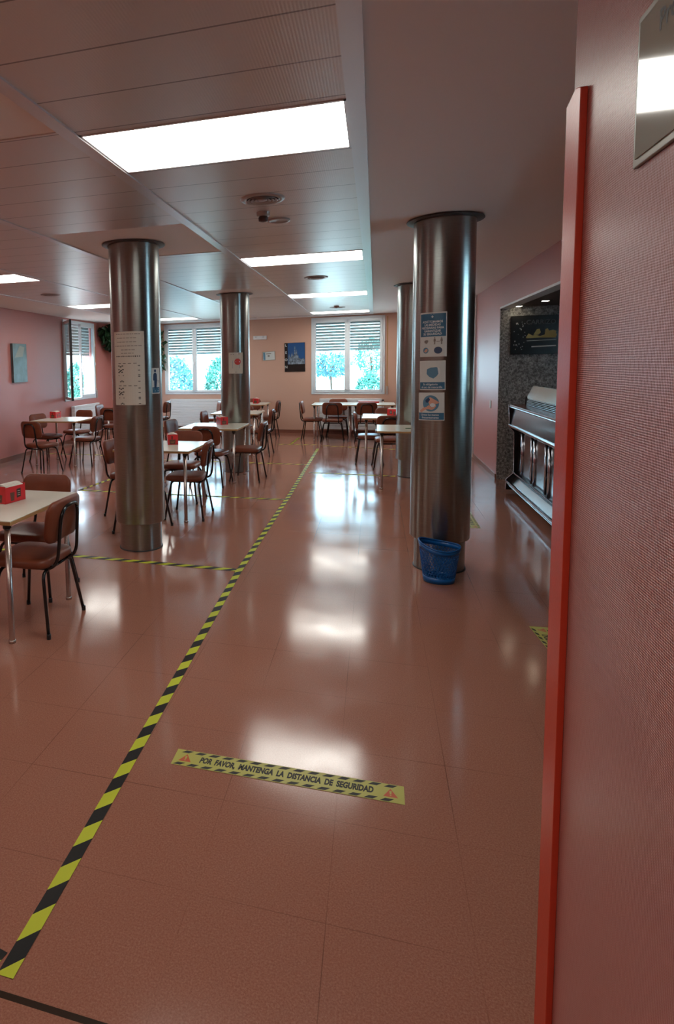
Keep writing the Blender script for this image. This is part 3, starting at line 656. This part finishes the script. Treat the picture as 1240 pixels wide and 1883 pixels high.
def sticker(label, loc, rotz, L=.95, W=.108, text=True):
    bm = bmesh.new(); box(bm, -L/2, L/2, -W/2, W/2, 0, .0006); o = tag(obj('floor_sticker', bm, 'yellow', loc=(*loc, .0012), rotz=rotz), label, 'floor sticker', 'yellow distance stickers')
    bm = bmesh.new(); z = .0008; n_ = 14
    for s in (-1, 1):
        for k in range(n_+1):
            x0 = -L/2 + .01 + (L-.02)*(k+.1 + (.25 if s > 0 else 0))/(n_+1.3); y0 = s*(W/2-.012); a = .017; b = .0085; sk = .010
            poly(bm, [(x0-sk, y0-b, z), (x0+2*a-sk, y0-b, z), (x0+2*a+sk, y0+b, z), (x0+sk, y0+b, z)])
    obj('black_dashes', bm, 'ink', o)
    bm = text_bm('POR  FAVOR,  MANTENGA  LA  DISTANCIA  DE  SEGURIDAD', .050, .0026, sx=1.0)
    xs = [v.co.x for v in bm.verts]; k = .755*L/(max(xs)-min(xs)); mid = (max(xs)+min(xs))/2
    for v in bm.verts: v.co.x = (v.co.x-mid)*k + .1*v.co.y; v.co.z = z
    obj('lettering', bm, 'ink', o)
    for sx in (-1, 1):
        x = sx*(L/2-.052); bm = bmesh.new(); poly(bm, [(x-.028, -.024, z), (x+.028, -.024, z), (x, .026, z)]); tr = obj('warning_triangle', bm, 'orange', o)
        bm = bmesh.new(); poly(bm, [(x-.003, -.008, z+.0004), (x+.003, -.008, z+.0004), (x+.0045, .012, z+.0004), (x-.0045, .012, z+.0004)]); poly(bm, [(x-.003, -.018, z+.0004), (x+.003, -.018, z+.0004), (x+.003, -.012, z+.0004), (x-.003, -.012, z+.0004)]); obj('exclamation_mark', bm, 'yellow', tr)
    return o
sticker('yellow floor sticker reading POR FAVOR, MANTENGA LA DISTANCIA DE SEGURIDAD in the foreground', (-.351, 2.437), -.002)
sticker('yellow floor sticker just behind the foot of the near right column', (.985, 7.24), D(90))
sticker('yellow floor sticker peeking out beside the red board', (1.05, 3.82), D(95))

# ---------------------------------------------------------------- blue bin
t = thing('waste_bin', 'blue plastic lattice waste bin at the foot of the near right column', 'bin', (.485, 5.04, 0))
R0, R1, HB = .104, .142, .29
def rim(a): return HB + .022*math.cos(a-math.radians(155)) + .012*math.cos(2*a)
def bp_(a, t_): 
    r = R0 + (R1-R0)*t_; return Vector((r*math.cos(a)*1.06, r*math.sin(a)*.88, .0 + rim(a)*t_))
bm = bmesh.new(); NS = 64
def band(t0_, t1_, th=.003):
    ri = [[bm.verts.new(bp_(2*math.pi*k/NS, tt)*1 + Vector((0, 0, .0))) for k in range(NS)] for tt in (t0_, t1_)]
    ro = [[bm.verts.new((v.co.x*(1+th/.12), v.co.y*(1+th/.12), v.co.z)) for v in r_] for r_ in ri]
    for k in range(NS):
        j = (k+1) % NS
        for q in ((ri[0][k], ri[1][k], ri[1][j], ri[0][j]), (ro[0][k], ro[0][j], ro[1][j], ro[1][k]), (ri[1][k], ro[1][k], ro[1][j], ri[1][j]), (ri[0][k], ri[0][j], ro[0][j], ro[0][k])): bm.faces.new(q).smooth = True
band(.012, .17); band(.86, .985)
obj('solid_bands', bm, 'bin', t)
bm = bmesh.new(); bm.faces.new([bm.verts.new(bp_(2*math.pi*k/NS, .015)) for k in range(NS)]); obj('bottom', bm, 'bin', t)
bm = bmesh.new(); NH = 34
for s in (-1, 1):
    for k in range(NH):
        pts = [bp_(2*math.pi*k/NH + s*q/10*math.radians(46), .16 + .71*q/10) for q in range(11)]; tube(bm, pts, .0026, 5, False)
for q in range(9): tube(bm, [bp_(2*math.pi*k/48, .2 + .075*q) for k in range(49)], .0022, 5, False)
obj('lattice_wall', bm, 'bin', t)
bm = bmesh.new(); tube(bm, [bp_(2*math.pi*k/72, 1.0)*1.0 for k in range(73)], .0065, 8, False)
obj('rim', bm, 'bin', t)

# ---------------------------------------------------------------- radiators
def radiator(label, loc, rot, x0, x1, z0, z1):
    c, s = math.cos(rot), math.sin(rot); t = thing('radiator', label, 'radiator', (loc[0]+c*(x0+x1)/2, loc[1]+s*(x0+x1)/2, 0), rot); hw = (x1-x0)/2
    bm = bmesh.new(); n_ = 10; h = (z1-z0)/n_
    for k in range(n_): box(bm, -hw, hw, -.13, -.05, z0+k*h+.004, z0+(k+1)*h-.004)
    obj('panel', bm, 'white', t, bev=.006); one('core', 'white', [(-hw+.01, hw-.01, -.12, -.04, z0+.01, z1-.01)], parent=t)
    one('bracket', 'white', [(-hw+.1, -hw+.13, -.05, 0, z0+.1, z1-.1), (hw-.13, hw-.1, -.05, 0, z0+.1, z1-.1)], parent=t)
    bm = bmesh.new(); tube(bm, [(hw, -.09, z1-.04), (hw+.05, -.09, z1-.04)], .018, 10); obj('valve', bm, 'rubber', t)
    bm = bmesh.new(); tube(bm, bez([(hw+.03, -.09, z1-.04), (hw+.03, -.09, z0-.05), (hw+.03, -.02, z0-.05), (hw+.03, -.02, 0.0)]), .009, 8); obj('pipe', bm, 'white', t)
    return t
radiator('wide white ribbed radiator under the window behind the farther left column', wf_loc, FA, fu(-5.14), fu(-3.5), .13, .84)
radiator('white radiator under the far right window behind the joined tables', wf_loc, FA, fu(-1.26), fu(.16), .12, .86)
radiator('white radiator under the open window at the far left', (CX, CY, 0), Aa, .25, 1.65, .13, .84)

# ---------------------------------------------------------------- wall things
def on_far(name, label, cat, x, z, w_, h, m, th=.02, tilt=0):
    t = thing(name, label, cat, (x, 15.13-.09*x, z), FA)
    if tilt: t.rotation_euler = (0, tilt, FA)
    bm = bmesh.new(); box(bm, -w_/2, w_/2, -th, 0, -h/2, h/2); obj('board' if name != 'emergency_light' else 'housing', bm, m, t, bev=.002); return t
def flat(parent, name, pts, m, y):
    bm = bmesh.new(); poly(bm, [(a, y, b) for a, b in pts]); return obj(name, bm, m, parent)
def txt(parent, name, s, size, x, z, y, m, bold=.001, rot=None, sx=1):
    bm = text_bm(s, size, bold, sx=sx)
    for v in bm.verts: v.co = (v.co.x+x, y, v.co.y+z)
    return obj(name, bm, m, parent)
t = on_far('city_poster', 'dark poster with LEON in a column of letters and a cathedral against blue sky', 'poster', -1.87, 1.852, .50, .70, 'signblack', .015, -.01)
flat(t, 'sky_picture', [(-.17, -.17), (.245, -.17), (.245, .345), (-.17, .345)], 'skyblue', -.0165)
sp = [(-.16, -.17), (-.15, .05), (-.13, .08), (-.12, .0), (-.10, .0), (-.085, .06), (-.06, .12), (-.045, .03), (-.02, .05), (0, .26), (.01, .27), (.02, .12), (.035, .10), (.05, .20), (.06, .06), (.085, .05), (.10, -.02), (.13, -.03), (.16, -.06), (.20, -.03), (.235, -.05), (.24, -.17)]
M['spire'] = mat('poster_stone', (.16, .20, .25), .5, var=(22, .8)); flat(t, 'cathedral_picture', sp, 'spire', -.0175)
for i, s in enumerate('LEON'): txt(t, 'letter', s, .085, -.212, .29-i*.175, -.0175, 'pwhite')
t = on_far('framed_notice', 'small framed white notice hanging crooked left of the dark city poster', 'notice', -2.51, 1.898, .315, .215, 'framegrey', .015, -.045)
flat(t, 'paper', [(-.148, -.098), (.148, -.098), (.148, .098), (-.148, .098)], 'paperw', -.0165); flat(t, 'green_strip', [(-.14, -.09), (-.09, -.09), (-.09, .09), (-.14, .09)], 'bluelt', -.0175)
o = flat(t, 'heading_line', [(-.07, .045), (.06, .045), (.06, .062), (-.07, .062)], 'inkgrey', -.018); flat(t, 'stamp', [(-.03, -.02), (.02, -.02), (.02, .02), (-.03, .02)], 'inkgrey', -.018)
t = on_far('emergency_light', 'small white emergency light with two round lamps on the peach wall', 'emergency light', -2.73, 2.352, .335, .09, 'white', .05)
for x in (-.09, .09):
    bm = bmesh.new(); lathe(bm, [(.022, 0), (.022, .012), (.012, .02)], 14, 0, 0, True)
    for v in bm.verts: v.co = (v.co.x+x, -.05-v.co.z, v.co.y+.02)
    obj('lamp', bm, 'pwhite', t)
d_l = (Vector((CX, CY))-Vector(L0)).normalized()
s_l = (10.45+3.2)/d_l.y; t = thing('wall_picture', 'narrow grey-green picture hanging on the coral left wall', 'picture', (L0[0]+d_l.x*s_l, L0[1]+d_l.y*s_l, 1.81), La)
one('canvas', 'slate', [(-.26, .26, -.05, 0, -.365, .365)], parent=t, bev=.003)
bm = bmesh.new(); poly(bm, [(-.2, -.051, .1), (0, -.051, .33), (.18, -.051, .30), (.1, -.051, .12)]); obj('pale_shape', bm, 'framegrey', t)
tag(one('wall_switch', 'pwhite', [(1.655, 1.667, 10.19, 10.26, .98, 1.09)], bev=.003), 'small switch plate on the right coral wall beside the granite', 'switch')
# framed notice on the near wall: faces -x, reading direction is -y
t = thing('glazed_notice', 'glazed notice at the upper right on the near wall, its text starting Pro', 'notice', (.40, 1.03, 2.115))
one('frame', 'framegrey', [(-.006, 0, -.17, .17, -.115, .115)], parent=t, bev=.002); one('glazing', 'frostglass', [(-.008, -.006, -.157, .157, -.103, .103)], parent=t)
bm = text_bm('Pro', .042, .0008, 'LEFT')
for v in bm.verts: v.co = (-.0085, .085 - v.co.x, .068 + v.co.y)
obj('lettering', bm, 'ink', t)

# ---------------------------------------------------------------- ceiling fittings
def vent(x, y, r, label):
    t = thing('ceiling_vent', label, 'vent', (x, y, ZC), 0, 'round ceiling vents')
    bm = bmesh.new(); lathe(bm, [(r*.74, .0), (r*.76, -.010), (r, -.008), (r*1.02, .0)], 40); obj('outer_ring', bm, 'ventm', t)
    bm = bmesh.new(); lathe(bm, [(.001, -.0008), (r*.78, -.0008)], 40); obj('dark_gap', bm, 'ventd', t)
    for q in (.60, .44, .28):
        bm = bmesh.new(); lathe(bm, [(r*q, -.001), (r*(q+.03), -.012), (r*(q+.10), -.016), (r*(q+.08), -.010)], 32); obj('cone_ring', bm, 'ventm', t)
    bm = bmesh.new(); lathe(bm, [(.001, -.014), (r*.2, -.012), (r*.2, -.001)], 24); obj('hub', bm, 'ventm', t)
vent(-.73, 4.245, .145, 'round ceiling vent beside the smoke detector'); vent(-.74, 8.29, .15, 'round ceiling vent between the second and third light panels')
vent(-.73, 12.9, .15, 'round ceiling vent before the farthest light panel'); vent(-4.68, 8.49, .145, 'round ceiling vent at the far left, near the cut-off light panel')
t = thing('smoke_detector', 'small brown smoke detector hanging below the round vent', 'smoke detector', (-.79, 4.62, ZC))
bm = bmesh.new(); lathe(bm, [(.05, 0), (.048, -.025), (.03, -.03)], 24); obj('base', bm, 'ventm', t); bm = bmesh.new(); lathe(bm, [(.03, -.028), (.036, -.04), (.034, -.062), (.012, -.068), (.001, -.068)], 24); obj('sensor_head', bm, 'darkroom', t)
bm = bmesh.new(); lathe(bm, [(.001, -.006), (.062, -.006), (.065, -.011), (.088, -.008), (.09, 0)], 32); o = obj('round_cover', bm, 'ventm', loc=(-.72, 4.905, ZC)); tag(o, 'flat round cover plate beside the smoke detector', 'cover plate')
t = thing('smoke_detector', 'smoke detector near the farthest round vent', 'smoke detector', (-.73, 12.55, ZC)); bm = bmesh.new(); lathe(bm, [(.05, 0), (.048, -.03), (.02, -.05), (.001, -.05)], 20); obj('base', bm, 'ventm', t)
for (x, y, lb) in ((2.03, 8.83, 'small glowing downlight above the bar, nearer one'), (1.87, 9.53, 'added glowing square standing in for a downlight reflection in the granite wall')):  # second lamp is added where the granite only mirrors a downlight
    t = thing('downlight', lb, 'downlight', (x, y, 2.425), 0, 'downlights above the bar')
    one('bezel', 'lsteel', [(-.06, .06, -.06, .06, -.008, -.0005)], parent=t); one('lens', 'down', [(-.035, .035, -.035, .035, -.0095, -.008)], parent=t)

# ---------------------------------------------------------------- granite wall sign
t = thing('wall_sign', 'black picture sign lettered CARRIZO on the granite wall', 'sign', (2.17, 9.675, 2.03))
one('board', 'signblack', [(-.37, .37, -.04, 0, -.265, .265)], parent=t, bev=.003)
def fl_(n_, p, m, k=0): return flat(t, n_, p, m, -.0415-k*.0008)
txt(t, 'lettering', 'CARRIZO', .085, .0, .17, -.0425, 'signgrey', .001)
fl_('food_picture', [(-.18, -.03), (-.15, .02), (-.1, -.01), (-.06, .0), (-.01, -.02), (.05, .0), (.12, .02), (.16, .03), (.20, .0), (.18, -.045), (.0, -.04), (-.12, -.045), (-.175, -.045)], 'cheese')
fl_('slice_picture', [(-.09, .0), (-.05, .075), (-.015, .08), (.0, .03), (-.03, .0)], 'cheese', 1); fl_('jar_picture', [(.05, .0), (.055, .07), (.08, .085), (.10, .05), (.15, .06), (.19, .045), (.18, .0)], 'cheese', 1)
fl_('shelf_picture', [(-.17, -.085), (.19, -.075), (.19, -.068), (-.17, -.077)], 'silver'); fl_('bar_picture', [(-.11, -.17), (.19, -.16), (.19, -.145), (-.11, -.155)], 'silver')
bm = bmesh.new(); R_ = random.Random(5)
for k in range(26):
    x, z = R_.uniform(-.33, -.19), R_.uniform(-.22, .18); a, b = R_.uniform(.003, .010), R_.uniform(.004, .014); poly(bm, [(x-a, -.0415, z), (x, -.0415, z-b), (x+a, -.0415, z), (x, -.0415, z+b)])
obj('speckled_picture', bm, 'silver', t)

# ---------------------------------------------------------------- bar counter
YB0, YB1 = 2.4, 8.75
t = thing('bar_counter', 'stainless steel bar counter with foot rail in front of the granite wall', 'bar counter', (0, 0, 0))
prof = [(1.638, 1.128), (1.650, .84), (1.707, .774), (1.716, .254), (1.627, .166), (1.626, .03), (2.3, .03), (2.3, 1.128)]
bm = bmesh.new(); prism(bm, prof, YB1, YB1+.02); obj('end_panel', bm, 'dsteel', t)
bm = bmesh.new(); tube(bm, [(x-.002, YB1-.001, z) for x, z in prof[:6]], .006, 6); obj('end_edge', bm, 'rail', t)
bm = bmesh.new(); prism(bm, [(1.681, 1.105), (1.656, .86), (1.70, .86), (1.70, 1.105)], YB0, YB1); obj('front_band', bm, 'lsteel', t)
one('core', 'dsteel', [(1.75, 2.3, YB0, YB1, .10, 1.10)], parent=t)
one('counter_top', 'woodtop', [(1.64, 2.3, YB0, YB1, 1.105, 1.13)], parent=t, bev=.005)
bm = bmesh.new()
bm.free(); y = YB1-.42
while y > YB0:
    bm = bmesh.new(); box(bm, 1.735, 1.752, y-.40, y+.03, .27, .80); obj('front_panel', bm, 'lsteel', t, bev=.004); y -= .62
y = YB1-.36
while y > YB0:
    for yy, r0 in ((y, .022), (y-.46, .015)):
        bm = bmesh.new(); tube(bm, [(1.735, yy, .26), (1.735, yy, .80)], r0, 12); obj('post', bm, 'rail', t)
    y -= .62
for n_, x, z, r in (('arm_rail', 1.652, .862, .019), ('top_rail', 1.648, 1.10, .012), ('foot_rail', 1.642, .135, .021), ('lower_rail', 1.70, .26, .012)):
    bm = bmesh.new(); tube(bm, [(x, YB0, z), (x, YB1, z)], r, 12); obj(n_, bm, 'rail', t)
bm = bmesh.new(); prism(bm, [(1.64, .10), (1.78, .235), (1.80, .22), (1.66, .08)], YB0, YB1); obj('foot_ledge', bm, 'lsteel', t)
t = thing('display_case', 'slanted glass display case standing on the steel bar counter', 'display case', (0, 0, 0))
bm = bmesh.new()
for k in range(5): box(bm, 1.785+.003*k, 2.25, 5.2, 8.55, 1.135+.0175*k, 1.1445+.0175*k)
obj('slatted_base', bm, 'lsteel', t, bev=.002)
bm = bmesh.new(); prism(bm, [(1.79, 1.22), (1.86, 1.37), (1.866, 1.37), (1.796, 1.22)], 5.2, 8.55); obj('glass_front', bm, 'casefront', t)  # opaque teal colour stands in for window light reflected on the glass
bm = bmesh.new(); prism(bm, [(1.79, 1.22), (1.86, 1.37), (2.25, 1.37), (2.25, 1.22)], 8.545, 8.55); obj('glass_end', bm, 'caseglass', t)
one('glass_top', 'caseglass', [(1.86, 2.25, 5.2, 8.55, 1.368, 1.374)], parent=t); one('inner_tray', 'lsteel', [(1.83, 2.22, 5.25, 8.5, 1.222, 1.235)], parent=t)
bm = bmesh.new(); tube(bm, [(1.787, 8.555, 1.13), (1.787, 8.555, 1.225), (1.80, 8.555, 1.235)], .008, 8); obj('corner_post', bm, 'rubber', t)
one('back_panel', 'lsteel', [(2.24, 2.26, 5.2, 8.55, 1.22, 1.37)], parent=t)

# ---------------------------------------------------------------- hanging plants
def leafset(bm, c, spread, n_, size, rnd):
    for _ in range(n_):
        p = Vector(c) + Vector((rnd.gauss(0, spread[0]), rnd.gauss(0, spread[1]), rnd.gauss(0, spread[2])))
        d = Vector((rnd.uniform(-1, 1), rnd.uniform(-1, .2), rnd.uniform(-1.3, .1))).normalized(); s = size*rnd.uniform(.6, 1.2)
        u = d.cross(Vector((rnd.uniform(-1, 1), rnd.uniform(-1, 1), .3))).normalized(); q = d.cross(u)*.12*s
        a, b, c_, e = p, p + d*s*.45 + u*s*.32 + q, p + d*s, p + d*s*.45 - u*s*.32 + q; m_ = p + d*s*.5 - q
        v = [bm.verts.new(x) for x in (a, b, c_, e, m_)]; bm.faces.new((v[0], v[1], v[4])); bm.faces.new((v[1], v[2], v[4])); bm.faces.new((v[2], v[3], v[4])); bm.faces.new((v[3], v[0], v[4]))
def plant(label, pts, rnd_seed, n_=70, size=.16, pot=None):
    rnd = random.Random(rnd_seed); t = thing('hanging_plant', label, 'plant', pts[0])
    o = Vector(pts[0]); bm = bmesh.new(); tube(bm, [Vector(p)-o for p in pts], .008, 6); obj('stem', bm, 'bark', t)
    bm = bmesh.new()
    for a, b in zip(pts, pts[1:]):
        for k in range(5):
            leafset(bm, Vector(a).lerp(Vector(b), k/5)-o, (.05, .05, .06), n_//(5*(len(pts)-1)), size, rnd)
    obj('foliage', bm, 'leaf', t)
    bm = bmesh.new(); lathe(bm, [(.04, -.06), (.07, .0), (.075, .04)], 16); obj('pot', bm, 'darkroom', t)
plant('dark trailing plant hanging beside the open left window', [(-6.5, 14.45, 2.66), (-6.46, 14.6, 2.52), (-6.44, 14.8, 2.36), (-6.42, 15.0, 2.22)], 4, 200, .24)
plant('dark trailing plant left of the window, peeking past the near left column', [(-5.40, 15.42, 2.60), (-5.39, 15.42, 2.25), (-5.37, 15.42, 1.9), (-5.36, 15.42, 1.62)], 9, 110, .17)

# ---------------------------------------------------------------- outdoors
st(one('ground_outside', 'ground', [(-40, 30, 17.2, 60, -.9, -.6), (-40, -7.3, -10, 17.2, -.9, -.6)]))
def bush(name, label, cat, c, rad, m, n_, leaf, seed, trunk=True, group=None):
    rnd = random.Random(seed); t = thing(name, label, cat, (c[0], c[1], -.6), 0, group); bm = bmesh.new()
    for _ in range(n_):
        th, ph = rnd.uniform(0, 2*math.pi), math.acos(rnd.uniform(-1, 1)); r = rnd.uniform(.55, 1)**.5
        p = Vector((rad[0]*r*math.sin(ph)*math.cos(th), rad[1]*r*math.sin(ph)*math.sin(th), c[2]+.6 + rad[2]*r*math.cos(ph)))
        d = Vector([rnd.gauss(0, 1) for _ in range(3)]).normalized(); u = d.orthogonal().normalized(); s = leaf*rnd.uniform(.6, 1.3)
        v = [bm.verts.new(x) for x in (p, p+d*s*.5+u*s*.3, p+d*s, p+d*s*.5-u*s*.3)]; bm.faces.new(v)
    obj('foliage', bm, m, t)
    if trunk:
        bm = bmesh.new(); tube(bm, [(0, 0, 0), (.05, 0, (c[2]+.6)*.6), (0, .05, c[2]+.6)], .035, 8)
        for q in range(5): a = q*1.26; tube(bm, [(0, 0, (c[2]+.6)*.8), (rad[0]*.5*math.cos(a), rad[1]*.5*math.sin(a), c[2]+.6+rad[2]*.2)], .015, 6)
        obj('trunk', bm, 'bark', t)
G = 'trees outside the windows'
bush('garden_tree', 'blue-green tree seen through the left pane of the far right window', 'tree', (-1.45, 21.5, 1.62), (.75, .7, .38), 'leafout2', 1500, .12, 1, group=G)
bush('garden_tree', 'tall green tree seen behind the globe lamp through the far right window', 'tree', (-.15, 23.0, 1.9), (.55, .5, .65), 'leafout', 800, .12, 2, group=G)
bush('hedge', 'dense green hedge in the lower right of the far right window', 'hedge', (-.12, 21.0, .35), (.58, .5, 1.05), 'leafout', 3400, .11, 3, False, 'hedges outside')
bush('hedge', 'blue-green hedge seen through the left sash of the window behind the left columns', 'hedge', (-7.35, 22.5, .75), (.85, .8, 1.3), 'leafout2', 3600, .14, 5, False, 'hedges outside')
bush('hedge', 'green hedge seen through the right sash of the window behind the left columns', 'hedge', (-5.5, 23.6, .80), (.85, .8, 1.35), 'leafout', 3600, .14, 6, False, 'hedges outside')
bush('garden_tree', 'dark green conifer seen through the open left window', 'tree', (-11.2, 22.0, 1.15), (.35, .35, .75), 'leafout', 1200, .12, 8, group=G)
t = thing('globe_lamp', 'white globe lamp on a post outside the far right window', 'street lamp', (-.60, 18.6, -.6))
bm = bmesh.new(); tube(bm, [(0, 0, 0), (0, 0, 1.88)], .035, 12); obj('post', bm, 'globe', t)
bm = bmesh.new(); bmesh.ops.create_uvsphere(bm, u_segments=24, v_segments=14, radius=.19, matrix=Matrix.Translation((0, 0, 2.04))); obj('globe', bm, 'globe', t, smooth=True)
